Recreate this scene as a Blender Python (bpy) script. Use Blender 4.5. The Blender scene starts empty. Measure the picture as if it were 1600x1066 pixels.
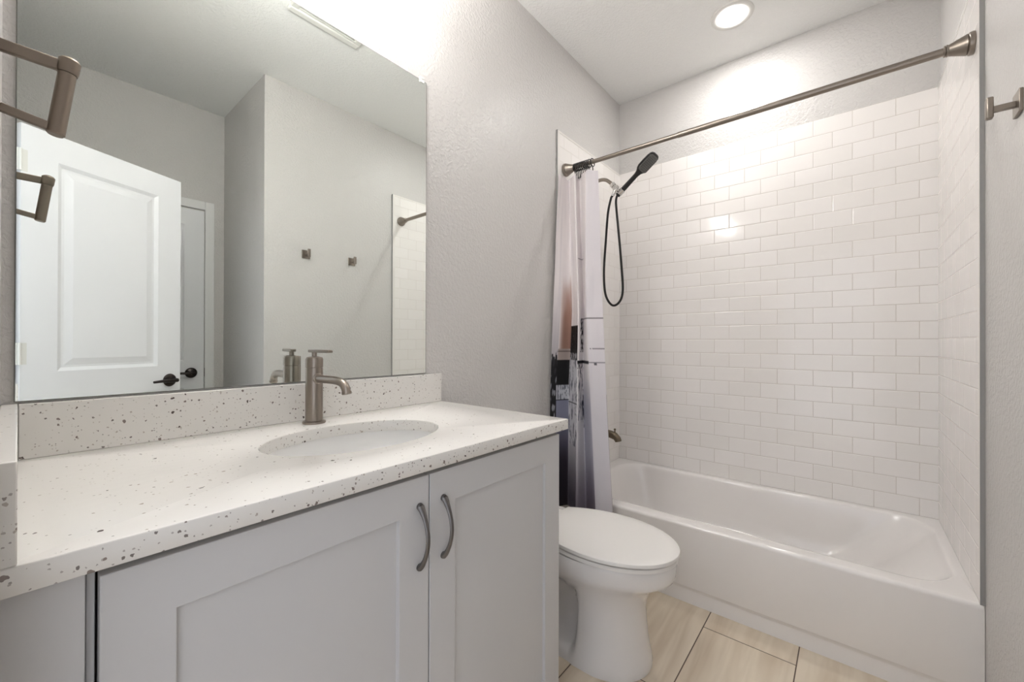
import bpy, bmesh, math, random
from mathutils import Vector, Matrix, noise
from math import sin, cos, pi, radians, sqrt

random.seed(4)
C = bpy.context.scene.collection
sc = bpy.context.scene

# ------------------------------------------------------------------ camera
cam_d = bpy.data.cameras.new('camera')
cam = bpy.data.objects.new('camera', cam_d); C.objects.link(cam)
cam_d.sensor_width = 36.0; cam_d.lens = 639.54 * 36.0 / 1600
cam_d.clip_start = 0.005; cam_d.clip_end = 60
yaw, pit, rol = radians(39.666), radians(0.18), radians(0.137)
F = Vector((cos(yaw)*cos(pit), sin(yaw)*cos(pit), sin(pit)))
R = Vector((sin(yaw), -cos(yaw), 0)); U = R.cross(F)
R2 = R*cos(rol) + U*sin(rol); U2 = U*cos(rol) - R*sin(rol)
M = Matrix((R2, U2, -F)).transposed().to_4x4()
M.translation = Vector((-0.0006, -1.2255, 1.1291))
cam.matrix_world = M
sc.camera = cam

# ------------------------------------------------------------------ world (the light of the hall outside the doorway), exposure
w = bpy.data.worlds.new('world'); sc.world = w; w.use_nodes = True
w.node_tree.nodes['Background'].inputs[0].default_value = (0.80, 0.84, 0.92, 1)
w.node_tree.nodes['Background'].inputs[1].default_value = 1.0
sc.view_settings.view_transform = 'Standard'
try: sc.view_settings.look = 'None'
except Exception: pass
sc.view_settings.gamma = 1; sc.view_settings.exposure = 0.78
CAN_POWER = 150.0      # emission strength of the recessed lamp's lens
BULB_POWER = 27.0      # emission strength of each vanity glass shade
UPLIGHT_ADDED = 145.0        # emission strength of the uplight added in each shade to raise ceiling bounce


# ------------------------------------------------------------------ dimensions
W = 1.524; XB = 2.618; XF = 1.846; HT = 2.276; HB = 0.3435; HC = 2.76
HK = 0.9045; XC = 1.0327; DK = 0.584; HS = 1.0092
XJ = 0.95; YF = -2.297; XL = -0.022

# ------------------------------------------------------------------ materials
def lin(c):
    return tuple(((v/255)/12.92 if v/255 <= .04045 else ((v/255+.055)/1.055)**2.4) for v in c) + (1,)
def mat(name, col, rough=.5, metal=0, spec=.5, coat=0, bump=None, emis=None):
    m = bpy.data.materials.new(name); m.use_nodes = True
    nt = m.node_tree; b = nt.nodes['Principled BSDF']
    b.inputs['Base Color'].default_value = lin(col)
    b.inputs['Roughness'].default_value = rough
    b.inputs['Metallic'].default_value = metal
    b.inputs['Specular IOR Level'].default_value = spec
    b.inputs['Coat Weight'].default_value = coat
    if coat: b.inputs['Coat Roughness'].default_value = .05
    if emis:
        b.inputs['Emission Color'].default_value = lin(emis[0]); b.inputs['Emission Strength'].default_value = emis[1]
    if bump:
        scale, strength, dist, detail = bump
        tc = nt.nodes.new('ShaderNodeTexCoord'); n = nt.nodes.new('ShaderNodeTexNoise')
        n.inputs['Scale'].default_value = scale; n.inputs['Detail'].default_value = detail
        bp = nt.nodes.new('ShaderNodeBump'); bp.inputs['Strength'].default_value = strength; bp.inputs['Distance'].default_value = dist
        nt.links.new(tc.outputs['Object'], n.inputs['Vector']); nt.links.new(n.outputs['Fac'], bp.inputs['Height'])
        nt.links.new(bp.outputs['Normal'], b.inputs['Normal'])
    return m
def N(nt, t, **kw):
    n = nt.nodes.new(t)
    for k, v in kw.items(): setattr(n, k, v)
    return n

def paint_mat(name, col, rough=.42):
    # orange peel wall texture: blurred splats over fine noise
    m = mat(name, col, rough, spec=.45); nt = m.node_tree; b = nt.nodes['Principled BSDF']; L = nt.links.new
    tc = N(nt, 'ShaderNodeTexCoord')
    n1 = N(nt, 'ShaderNodeTexNoise'); n1.inputs['Scale'].default_value = 75; n1.inputs['Detail'].default_value = 3; n1.inputs['Distortion'].default_value = .6
    r1 = N(nt, 'ShaderNodeMapRange'); r1.inputs[1].default_value = .42; r1.inputs[2].default_value = .62
    L(tc.outputs['Object'], n1.inputs['Vector']); L(n1.outputs['Fac'], r1.inputs[0])
    n2 = N(nt, 'ShaderNodeTexNoise'); n2.inputs['Scale'].default_value = 240; n2.inputs['Detail'].default_value = 1
    L(tc.outputs['Object'], n2.inputs['Vector'])
    a = N(nt, 'ShaderNodeMath', operation='MULTIPLY_ADD'); L(n2.outputs['Fac'], a.inputs[0]); a.inputs[1].default_value = .25; L(r1.outputs[0], a.inputs[2])
    bp = N(nt, 'ShaderNodeBump'); bp.inputs['Strength'].default_value = .8; bp.inputs['Distance'].default_value = .0012
    L(a.outputs[0], bp.inputs['Height']); L(bp.outputs['Normal'], b.inputs['Normal'])
    return m
M_wall = paint_mat('satin_grey_wall_paint', (207, 204, 201), .33)
M_ceil = paint_mat('flat_ceiling_paint', (244, 244, 242), .75)
M_trim = mat('white_trim_paint', (232, 231, 230), .35)
M_door = mat('white_door_paint', (236, 236, 238), .35)

def tile_mat(name, axis, shift, mortar=(206, 198, 190)):
    m = mat(name, (240, 235, 228), .10, spec=.5); nt = m.node_tree; b = nt.nodes['Principled BSDF']; L = nt.links.new
    tc = N(nt, 'ShaderNodeTexCoord'); sp = N(nt, 'ShaderNodeSeparateXYZ'); L(tc.outputs['Object'], sp.inputs[0])
    cb = N(nt, 'ShaderNodeCombineXYZ')
    ax = N(nt, 'ShaderNodeMath', operation='ADD'); L(sp.outputs[axis], ax.inputs[0]); ax.inputs[1].default_value = shift
    az = N(nt, 'ShaderNodeMath', operation='SUBTRACT'); L(sp.outputs[2], az.inputs[0]); az.inputs[1].default_value = HB
    L(ax.outputs[0], cb.inputs[0]); L(az.outputs[0], cb.inputs[1])
    def brick(ms, smooth):
        br = N(nt, 'ShaderNodeTexBrick'); br.offset = .5; br.offset_frequency = 2; br.squash = 1
        br.inputs['Scale'].default_value = 1; br.inputs['Brick Width'].default_value = .1565; br.inputs['Row Height'].default_value = (HT-HB)/24
        br.inputs['Mortar Size'].default_value = ms; br.inputs['Mortar Smooth'].default_value = smooth
        br.inputs['Color1'].default_value = lin((244, 240, 237)); br.inputs['Color2'].default_value = lin((240, 236, 232)); br.inputs['Mortar'].default_value = lin(mortar)
        L(cb.outputs[0], br.inputs['Vector']); return br
    b1 = brick(.0011, .1); L(b1.outputs['Color'], b.inputs['Base Color'])
    b2 = brick(.0045, 1.0)
    inv = N(nt, 'ShaderNodeMath', operation='SUBTRACT'); inv.inputs[0].default_value = 1; L(b2.outputs['Fac'], inv.inputs[1])
    n = N(nt, 'ShaderNodeTexNoise'); n.inputs['Scale'].default_value = 9; n.inputs['Detail'].default_value = 1; L(tc.outputs['Object'], n.inputs['Vector'])
    ma = N(nt, 'ShaderNodeMath', operation='MULTIPLY_ADD'); L(n.outputs['Fac'], ma.inputs[0]); ma.inputs[1].default_value = 1.2; L(inv.outputs[0], ma.inputs[2])
    bp = N(nt, 'ShaderNodeBump'); bp.inputs['Strength'].default_value = .6; bp.inputs['Distance'].default_value = .0012
    L(ma.outputs[0], bp.inputs['Height']); L(bp.outputs['Normal'], b.inputs['Normal'])
    rr = N(nt, 'ShaderNodeMapRange'); rr.inputs[3].default_value = .12; rr.inputs[4].default_value = .7; L(b1.outputs['Fac'], rr.inputs[0]); L(rr.outputs[0], b.inputs['Roughness'])
    return m
M_tile_back = tile_mat('white_subway_tile_back', 1, .134 + .1565*20)
M_tile_side = tile_mat('white_subway_tile_side', 0, -XB + .1565*20 + .078, (220, 214, 208))
M_edge = mat('grey_tile_end', (150, 149, 147), .45)  # thin grey strip closing the front end of each tile panel
M_glaze = mat('white_tile_edge_glaze', (238, 234, 229), .15)

def floor_mat():
    m = mat('beige_porcelain_floor_tile', (214, 200, 180), .3); nt = m.node_tree; b = nt.nodes['Principled BSDF']; L = nt.links.new
    tc = N(nt, 'ShaderNodeTexCoord'); sp = N(nt, 'ShaderNodeSeparateXYZ'); L(tc.outputs['Object'], sp.inputs[0])
    def math(op, a, c=None, d=None):
        n = N(nt, 'ShaderNodeMath', operation=op)
        for i, v in enumerate((a, c, d)):
            if v is None: continue
            if isinstance(v, (int, float)): n.inputs[i].default_value = v
            else: L(v, n.inputs[i])
        return n.outputs[0]
    row = math('DIVIDE', math('ADD', sp.outputs[1], 1.077+3.05), .305)
    ri = math('FLOOR', row); rf = math('FRACT', row)
    # joint x = 1.741 for row index 10, third-bond stagger
    col = math('DIVIDE', math('SUBTRACT', math('SUBTRACT', sp.outputs[0], 1.741-6.1), math('MULTIPLY', math('SUBTRACT', ri, 10), .2033)), .61)
    ci = math('FLOOR', col); cf = math('FRACT', col)
    def edge(fr, size):
        d = math('MINIMUM', fr, math('SUBTRACT', 1, fr)); return math('MULTIPLY', d, size)
    d = math('MINIMUM', edge(rf, .305), edge(cf, .61))
    mask = math('LESS_THAN', d, .0019)
    # streaks along x, different on each tile
    cb = N(nt, 'ShaderNodeCombineXYZ')
    L(math('MULTIPLY', sp.outputs[0], 1.6), cb.inputs[0]); L(math('MULTIPLY', sp.outputs[1], 14), cb.inputs[1]); L(math('ADD', math('MULTIPLY', ri, 3.7), math('MULTIPLY', ci, 5.3)), cb.inputs[2])
    n = N(nt, 'ShaderNodeTexNoise'); n.inputs['Scale'].default_value = 1.3; n.inputs['Detail'].default_value = 3; n.inputs['Distortion'].default_value = .5; L(cb.outputs[0], n.inputs['Vector'])
    cr = N(nt, 'ShaderNodeValToRGB'); cr.color_ramp.elements[0].position = .3; cr.color_ramp.elements[0].color = lin((206, 189, 166)); cr.color_ramp.elements[1].position = .65; cr.color_ramp.elements[1].color = lin((229, 216, 196))
    L(n.outputs['Fac'], cr.inputs[0])
    mx = N(nt, 'ShaderNodeMix', data_type='RGBA'); L(mask, mx.inputs['Factor']); L(cr.outputs[0], mx.inputs['A']); mx.inputs['B'].default_value = lin((92, 74, 60)); L(mx.outputs['Result'], b.inputs['Base Color'])
    bp = N(nt, 'ShaderNodeBump'); bp.inputs['Distance'].default_value = .001; bp.inputs['Strength'].default_value = .5; L(math('MINIMUM', math('MULTIPLY', d, 300), 1), bp.inputs['Height']); L(bp.outputs['Normal'], b.inputs['Normal'])
    return m
M_floor = floor_mat()

def quartz_mat(name, amount, base=(228, 225, 220)):
    m = mat(name, base, .18); nt = m.node_tree; b = nt.nodes['Principled BSDF']; L = nt.links.new
    tc = N(nt, 'ShaderNodeTexCoord')
    cur = None
    for scale, thr, keep, dark, off in ((85, .25, .13*amount, 1.0, 0), (140, .27, .17*amount, .85, 3.3), (230, .28, .18*amount, .6, 7.1)):
        mp = N(nt, 'ShaderNodeMapping'); mp.inputs['Location'].default_value = (off, off*.7, off*1.3); L(tc.outputs['Object'], mp.inputs['Vector'])
        wn = N(nt, 'ShaderNodeTexNoise'); wn.inputs['Scale'].default_value = scale*2.2; wn.inputs['Detail'].default_value = 1; L(mp.outputs[0], wn.inputs['Vector'])
        add = N(nt, 'ShaderNodeVectorMath', operation='MULTIPLY_ADD'); L(wn.outputs['Color'], add.inputs[0]); add.inputs[1].default_value = (.5/scale,)*3; L(mp.outputs[0], add.inputs[2])
        v = N(nt, 'ShaderNodeTexVoronoi'); v.inputs['Scale'].default_value = scale; L(add.outputs[0], v.inputs['Vector'])
        lt = N(nt, 'ShaderNodeMath', operation='LESS_THAN'); L(v.outputs['Distance'], lt.inputs[0]); lt.inputs[1].default_value = thr
        s = N(nt, 'ShaderNodeSeparateColor'); L(v.outputs['Color'], s.inputs[0])
        k = N(nt, 'ShaderNodeMath', operation='LESS_THAN'); L(s.outputs[0], k.inputs[0]); k.inputs[1].default_value = keep
        mu = N(nt, 'ShaderNodeMath', operation='MULTIPLY'); L(lt.outputs[0], mu.inputs[0]); L(k.outputs[0], mu.inputs[1])
        m2 = N(nt, 'ShaderNodeMath', operation='MULTIPLY'); L(mu.outputs[0], m2.inputs[0]); m2.inputs[1].default_value = dark
        cr = N(nt, 'ShaderNodeValToRGB'); cr.color_ramp.interpolation = 'CONSTANT'
        cr.color_ramp.elements[0].color = lin((134, 122, 116)); cr.color_ramp.elements[1].position = .35; cr.color_ramp.elements[1].color = lin((178, 168, 158))
        e = cr.color_ramp.elements.new(.8); e.color = lin((90, 78, 74))
        L(s.outputs[1], cr.inputs[0])
        mx = N(nt, 'ShaderNodeMix', data_type='RGBA'); L(m2.outputs[0], mx.inputs['Factor'])
        if cur is None: mx.inputs['A'].default_value = lin(base)
        else: L(cur, mx.inputs['A'])
        L(cr.outputs[0], mx.inputs['B']); cur = mx.outputs['Result']
    L(cur, b.inputs['Base Color'])
    return m
M_quartz = quartz_mat('white_speckled_quartz', 1.0)
M_quartz_top = quartz_mat('white_speckled_quartz_lit_top', .25, (240, 237, 233))  # same quartz, painted paler with fewer specks as if washed by light

M_cab = mat('pale_grey_cabinet_paint', (201, 200, 200), .38)
M_gap_shade = mat('cabinet_gap_shade', (62, 54, 47), .8)  # rail colour darkened to carry the shadow in the gap above the doors
M_nickel = mat('brushed_nickel', (150, 141, 132), .32, 1, bump=(400, .08, .0003, 1))
M_nickel_d = mat('dark_brushed_nickel', (132, 121, 110), .42, 1)
M_pewter = mat('satin_pewter', (122, 119, 118), .42, 1)
M_bronze = mat('dark_oiled_bronze', (62, 57, 55), .3, 1)
M_spout = mat('aged_nickel_spout', (118, 107, 92), .35, 1)
M_black = mat('matte_black_plastic', (24, 23, 23), .42)
M_chrome = mat('chrome', (205, 203, 200), .14, 1)
M_porc = mat('white_porcelain', (232, 229, 227), .12, coat=.4)
M_basin = mat('bright_white_basin_glaze', (247, 246, 244), .12, coat=.4)
M_lid = mat('white_seat_plastic', (236, 233, 229), .28)
M_tub = mat('white_enamel', (237, 233, 230), .14, coat=.3)
M_plast = mat('white_plastic', (226, 225, 220), .4)
M_dark = mat('dark_gap', (58, 56, 52), .8)
M_clip = mat('clear_plastic_clip', (240, 240, 236), .2)
M_mirror = mat('mirror_silver', (247, 252, 249), .0, 1)
M_medge = mat('mirror_glass_edge', (118, 117, 112), .3)
M_nozz = mat('dark_grey_spray_face', (98, 98, 95), .35)
M_emit_can = mat('lit_lens', (255, 250, 244), .5, emis=((255, 253, 251), CAN_POWER))
M_emit_bulb = mat('lit_glass_shade', (255, 250, 244), .5, emis=((255, 253, 251), BULB_POWER))
M_emit_top = mat('added_uplight_glow', (255, 250, 244), .5, emis=((255, 253, 251), UPLIGHT_ADDED))


# ------------------------------------------------------------------ geometry helpers
def bm_(): return bmesh.new()
def box(bm, x0, x1, y0, y1, z0, z1, T=None):
    vs = []
    for z in (z0, z1):
        for x, y in ((x0, y0), (x1, y0), (x1, y1), (x0, y1)):
            p = Vector((x, y, z)); vs.append(bm.verts.new(T @ p if T else p))
    for f in ((3,2,1,0), (4,5,6,7), (0,1,5,4), (1,2,6,5), (2,3,7,6), (3,0,4,7)):
        bm.faces.new([vs[i] for i in f])
    return bm
def loft(bm, rings, cap0=True, cap1=True, closed=True):
    R_ = [[bm.verts.new(p) for p in r] for r in rings]
    n = len(R_[0])
    for a, b in zip(R_, R_[1:]):
        for i in range(n if closed else n-1):
            j = (i+1) % n
            bm.faces.new((a[i], a[j], b[j], b[i]))
    if cap0: bm.faces.new(R_[0][::-1])
    if cap1: bm.faces.new(R_[-1])
    return R_
def tube(bm, pts, r, n=16, caps=True, flat=None):
    pts = [Vector(p) for p in pts]; m = len(pts)
    rs = r if isinstance(r, (list, tuple)) else [r]*m
    rings = []; up = None
    for i, p in enumerate(pts):
        t = (pts[min(i+1, m-1)] - pts[max(i-1, 0)]).normalized()
        if up is None:
            up = Vector((0, 0, 1)) if abs(t.z) < .9 else Vector((1, 0, 0))
        s = t.cross(up).normalized(); up = s.cross(t).normalized()
        a, b = (rs[i], rs[i]) if flat is None else (rs[i]*flat[0], rs[i]*flat[1])
        rings.append([p + s*(cos(2*pi*k/n)*a) + up*(sin(2*pi*k/n)*b) for k in range(n)])
    loft(bm, rings, caps, caps)
    return bm
def lathe(bm, prof, origin=(0,0,0), axis=(0,0,1), n=32):
    # prof: (radius, distance along axis)
    o = Vector(origin); a = Vector(axis).normalized()
    s = a.orthogonal().normalized(); t = a.cross(s)
    rings = [[o + a*h + (s*cos(2*pi*k/n) + t*sin(2*pi*k/n))*max(r, 1e-5) for k in range(n)] for r, h in prof]
    loft(bm, rings); return bm
def spline(pts, k=8):
    P = [Vector(p) for p in pts]; out = []
    Q = [P[0]*2-P[1]] + P + [P[-1]*2-P[-2]]
    for i in range(1, len(Q)-2):
        for j in range(k):
            t = j/k; a, b, c, d = Q[i-1], Q[i], Q[i+1], Q[i+2]
            out.append(.5*((2*b) + (c-a)*t + (2*a-5*b+4*c-d)*t*t + (3*b-a-3*c+d)*t**3))
    out.append(P[-1]); return out
def rroot(o):
    while o.parent: o = o.parent
    return o
def obj(name, bm, m, parent=None, smooth=False, bevel=0, seg=2, sub=0, angle=35, label=None):
    bmesh.ops.recalc_face_normals(bm, faces=bm.faces)
    me = bpy.data.meshes.new(name)
    if parent:
        bmesh.ops.translate(bm, vec=-rroot(parent).location, verts=bm.verts)
    bm.to_mesh(me); bm.free()
    for mm in (m if isinstance(m, (list, tuple)) else [m]): me.materials.append(mm)
    o = bpy.data.objects.new(name, me); C.objects.link(o)
    if parent: o.parent = parent
    if bevel:
        md = o.modifiers.new('bevel', 'BEVEL'); md.width = bevel; md.segments = seg; md.limit_method = 'ANGLE'; md.angle_limit = radians(40); md.harden_normals = False
    if sub:
        md = o.modifiers.new('subdivision', 'SUBSURF'); md.levels = sub; md.render_levels = sub
    if smooth or bevel or sub:
        for p in me.polygons: p.use_smooth = True
        if not sub:
            try: me.set_sharp_from_angle(angle=radians(angle))
            except Exception: pass
    if label: o['label'] = label
    return o
def thing(name, label, cat, loc, group=None):
    o = bpy.data.objects.new(name, None); C.objects.link(o); o.location = loc; o.empty_display_size = .05
    o['label'] = label; o['category'] = cat
    if group: o['group'] = group
    return o
def tag(o, label, cat, group=None):
    o['label'] = label; o['category'] = cat
    if group: o['group'] = group
    return o
def struct(name, bm, m, parent=None, label=None, cat=None, **k):
    o = obj(name, bm, m, parent, **k)
    if not parent:
        o['kind'] = 'structure'
        if label: o['label'] = label
        if cat: o['category'] = cat
    return o

# ------------------------------------------------------------------ room shell
T = .12
struct('floor', box(bm_(), -1.6, XB+.15, -2.6, .12, -.1, 0), M_floor, label='beige streaked porcelain tile floor with thin dark joints', cat='floor')
struct('ceiling', box(bm_(), XL-T, XB+.15, YF-T, T, HC, HC+.1), M_ceil, label='flat pale grey ceiling over the tub and vanity', cat='ceiling')
struct('wall_left', box(bm_(), XL-T, XB+.01+T, 0, T, 0, HC), M_wall, label='light grey textured wall behind mirror and toilet', cat='wall')
struct('wall_back', box(bm_(), XB+.01, XB+.01+T, -W-.01-T, 0, 0, HC), M_wall, label='light grey wall at the long side of the tub, tiled below', cat='wall')
struct('wall_right', box(bm_(), XJ, XB+.01, YF-T, -W-.01, 0, HC), M_wall, label='light grey textured wall carrying two hooks, with the tub at its far end', cat='wall')
struct('wall_rear', box(bm_(), XL-T, XJ, YF-T, YF, 0, HC), M_wall, label='grey wall of the side recess, holding a closed white door, seen in the mirror', cat='wall')
bm = bm_()
YO0, YO1, ZO = -.665, -1.425, 2.05      # doorway
box(bm, XL-T, XL, YO0, 0, 0, HC); box(bm, XL-T, XL, YF, YO1, 0, HC); box(bm, XL-T, XL, YO1, YO0, ZO, HC)
struct('wall_entry', bm, M_wall, label='grey wall at the left end of the vanity with the entry doorway', cat='wall')
# entry casing
bm = bm_()
box(bm, XL, XL+.008, YO0+.055, YO0-.002, 0, ZO+.057); box(bm, XL, XL+.010, YO1-.055, YO1+.002, 0, ZO+.057); box(bm, XL, XL+.010, YO1+.002, YO0-.002, ZO, ZO+.057)
box(bm, XL-T, XL, YO0, YO0-.012, 0, ZO); box(bm, XL-T, XL, YO1+.012, YO1, 0, ZO); box(bm, XL-T, XL, YO1+.012, YO0-.012, ZO-.012, ZO)
struct('trim_1', bm, M_trim, label='white casing and jambs around the entry doorway', cat='door trim', bevel=.002)
# tile fields, 1 cm proud of the walls, with their glazed ends
struct('wall_tile_back', box(bm_(), XB, XB+.0098, -W, -.008, HB+.0004, HT), M_tile_back, label='white subway tile field along the back of the tub', cat='tiled wall')
for nm, y0, y1, lb in (('wall_tile_left', -.008, 0, 'white subway tile panel behind the shower arm and curtain'), ('wall_tile_right', -W-.0098, -W, 'white subway tile panel at the right end of the tub')):
    struct(nm, box(bm_(), XF+.022, XB, y0, y1, HB+.0004, HT-.012), M_tile_side, label=lb, cat='tiled wall')
for i, (y0, y1, lb) in enumerate(((-.0095, -.0002, 'white glazed edge strip around the tile panel behind the curtain'), (-W-.0098, -W+.0012, 'white glazed edge strip around the right tile panel'))):
    b = bm_(); box(b, XF+.0022, XF+.022, y0, y1, HB, HT); box(b, XF+.022, XB, y0, y1, HT-.012, HT)
    struct('trim_%d' % (i+2), b, M_glaze, label=lb, cat='tile trim', bevel=.001)
    struct('trim_%d' % (i+5), box(bm_(), XF, XF+.002, y0, y1, HB, HT), M_edge, label=('thin grey end strip of the left tile panel' if i == 0 else 'thin grey end strip of the right tile panel'), cat='tile trim')
# baseboards
for nm, a in (('baseboard_right', (XJ, XF, -W-.01, -W+.002, 0, .1)), ('baseboard_left', (XC, XF-.002, -.012, 0, 0, .1)), ('baseboard_rear', (XL, .10, YF, YF+.012, 0, .1))):
    struct(nm, box(bm_(), *a), M_trim, label={'baseboard_right': 'white baseboard under the towel hooks', 'baseboard_left': 'white baseboard behind the toilet', 'baseboard_rear': 'white baseboard in the side recess'}[nm], cat='baseboard', bevel=.003)

# ------------------------------------------------------------------ doors
def panel_slab(bm, T_, w, h, th, stile, rails):
    # rails: list of (z0,z1) solid; panels between.  local: x 0..w, y 0..-th, z 0..h
    def B(x0, x1, z0, z1): box(bm, x0, x1, -th, 0, z0, z1, T_)
    B(0, stile, 0, h); B(w-stile, w, 0, h)
    for z0, z1 in rails: B(stile, w-stile, z0, z1)
    for (a, b_), (c, d) in zip(rails, rails[1:]):
        x0, x1, z0, z1 = stile, w-stile, b_, c
        for side in (0, 1):
            rings = []
            for ins, dep in ((0, 0), (.016, .009), (.026, .009), (.055, .002)):
                y = -dep if side == 0 else -th+dep
                rings.append([T_ @ Vector(p) for p in ((x0+ins, y, z0+ins), (x1-ins, y, z0+ins), (x1-ins, y, z1-ins), (x0+ins, y, z1-ins))])
            loft(bm, rings, False, True)
    return bm
def lever(parent, T_, dirx, face_y, out, matl):
    # T_ maps local (x along door, y normal, z up) with origin at the spindle
    P = lambda x, y, z: T_ @ Vector((x, y, z))
    b = bm_(); n = (P(0, out, 0) - P(0, 0, 0)).normalized()
    lathe(b, [(.034, 0), (.035, .003), (.033, .007), (.026, .011), (.012, .014), (.0105, .045), (.0105, .055)], P(0, face_y, 0), n, 28)
    h = obj('door_handle', b, matl, parent, smooth=True)
    b = bm_()
    tube(b, [P(-dirx*.008, face_y+out*.050, 0), P(dirx*.02, face_y+out*.052, 0), P(dirx*.06, face_y+out*.050, .001), P(dirx*.112, face_y+out*.046, -.002)], [.0085, .0095, .008, .0065], 14)
    obj('lever', b, matl, h, smooth=True)
    return h
# entry door, swung into the room
H = Vector((.003, -1.414, 0)); E_ = Vector((.583, -1.706, 0)); dx = (E_-H).normalized()
# visible side faces +y
nrm = Vector((-dx.y, dx.x, 0))
Td = Matrix((dx, nrm, Vector((0, 0, 1)))).transposed().to_4x4(); Td.translation = H + Vector((0, 0, .012))
wd = (E_-H).length
ent = thing('door', 'open white two-panel door with dark lever handles, reflected at the left of the mirror', 'door', H)
obj('door_panel', panel_slab(bm_(), Td, wd, 2.018, .035, .118, [(0, .2), (.80, .985), (1.90, 2.018)]), M_door, ent)
Tl = Td @ Matrix.Translation((wd-.058, 0, .905))
lever(ent, Tl, -1, 0, 1, M_bronze); lever(ent, Tl, -1, -.035, -1, M_bronze)
b = box(bm_(), wd-.0002, wd+.0012, -.030, -.006, .88, .935, Td); obj('latch_plate', b, M_bronze, ent)
for hz in (.2, 1.02, 1.82):
    b = bm_(); box(b, -.0125, .0, -.003, .0012, hz, hz+.09, Td); box(b, 0, .02, 0, .0012, hz, hz+.09, Td)
    tube(b, [Td @ Vector((-.004, .005, hz)), Td @ Vector((-.004, .005, hz+.09))], .005, 12)
    obj('hinge', b, M_plast, ent)
# closed closet door in the recess
D2 = thing('door_1', 'closed white door with a dark round-plate lever, in the recess seen behind the open door in the mirror', 'door', (.12, YF, 0))
D2['kind'] = 'structure'
T2 = Matrix.Translation((.118, YF+.012, .012))
# the local +y side faces the room
T2b = Matrix(((1, 0, 0, .118), (0, 1, 0, YF+.012), (0, 0, 1, .012), (0, 0, 0, 1)))
obj('door_panel', panel_slab(bm_(), T2b, .712, 2.03, .011, .11, [(0, .2), (.80, .985), (1.92, 2.03)]), M_door, D2)
lever(D2, T2b @ Matrix.Translation((.640, 0, .902)), -1, 0, 1, M_bronze)
b = box(bm_(), .8335, .8350, YF+.012, YF+.0165, .885, .945); obj('strike_plate', b, M_bronze, D2)
b = bm_(); cx0, cx1, ct = .112, .834, 2.052
box(b, cx1, cx1+.055, YF, YF+.016, 0, ct+.06); box(b, cx0-.055, cx0, YF, YF+.016, 0, ct+.06); box(b, cx0, cx1, YF, YF+.016, ct, ct+.06)
struct('trim_4', b, M_trim, label='white casing around the closed door in the side recess', cat='door trim', bevel=.003)


# ------------------------------------------------------------------ recessed can light over the tub
can = thing('recessed_light', 'round white recessed ceiling light, lit, above the bathtub', 'ceiling light', (2.262, -.768, HC))
cz = HC
b = lathe(bm_(), [(.050, -.0015), (.054, -.004), (.084, -.006), (.094, -.0045), (.097, -.0002)], (2.262, -.768, cz), (0, 0, 1), 48)
obj('trim_ring', b, M_plast, can, smooth=True)
b = lathe(bm_(), [(.0525, -.0032), (.051, -.0060), (.040, -.0075), (.0, -.0085)], (2.262, -.768, cz), (0, 0, 1), 48)
obj('lens', b, M_emit_can, can, smooth=True, label='glowing white lens')

# ------------------------------------------------------------------ vanity light above the mirror (just above the picture)
VX = .53; VZ = 2.455
van = thing('vanity_light', 'nickel three-shade vanity light on the wall above the mirror', 'wall light', (VX, 0, VZ))
obj('wall_plate', box(bm_(), VX-.25, VX+.25, -.022, 0, VZ-.075, VZ-.02), M_nickel, van, bevel=.004)
for dxv in (-.21, 0, .21):
    b = bm_(); tube(b, spline([(VX+dxv, -.02, VZ-.05), (VX+dxv, -.07, VZ-.06), (VX+dxv, -.085, VZ-.12), (VX+dxv, -.13, VZ-.178), (VX+dxv, -.18, VZ-.188), (VX+dxv, -.195, VZ-.168)], 5), .007, 12)
    lathe(b, [(.010, -.155), (.024, -.148), (.026, -.142)], (VX+dxv, -.195, VZ-.02), (0, 0, 1), 24)
    arm = obj('lamp_arm', b, M_nickel, van, smooth=True)
    b = lathe(bm_(), [(.024, -.1415), (.038, -.133), (.044, -.115), (.048, -.075), (.050, -.045), (.0475, -.045), (.0455, -.075), (.0455, -.078)], (VX+dxv, -.195, VZ-.02), (0, 0, 1), 28)
    obj('lamp_shade', b, M_emit_bulb, arm, smooth=True)
    b = lathe(bm_(), [(.012, -.077), (.030, -.072), (.034, -.060), (.028, -.048), (.012, -.043), (0, -.042)], (VX+dxv, -.195, VZ-.02), (0, 0, 1), 28)
    obj('added_uplight', b, M_emit_top, arm, smooth=True)  # uplight added inside the shade to lift the bounce off the ceiling

# ------------------------------------------------------------------ exhaust fan grille on the ceiling (seen in the mirror)
fan = thing('exhaust_fan', 'white slatted exhaust fan cover on the ceiling, reflected at the top of the mirror', 'exhaust fan', (1.01, -.70, HC))
x0, x1, y0, y1 = .825, 1.185, -.895, -.535
b = bm_(); fr = .038
for a in ((x0, x1, y0, y0+fr), (x0, x1, y1-fr, y1), (x0, x0+fr, y0+fr, y1-fr), (x1-fr, x1, y0+fr, y1-fr)):
    box(b, *a, HC-.018, HC)
obj('frame', b, M_plast, fan, bevel=.006)
b = bm_()
for i in range(15):
    y = y0+fr+.006 + i*(y1-y0-2*fr)/15
    box(b, x0+fr, x1-fr, y, y+.008, HC-.015, HC-.004)
obj("grille", b, M_plast, fan)
obj('backing', box(bm_(), x0+fr, x1-fr, y0+fr, y1-fr, HC-.003, HC-.0002), M_dark, fan)

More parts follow.
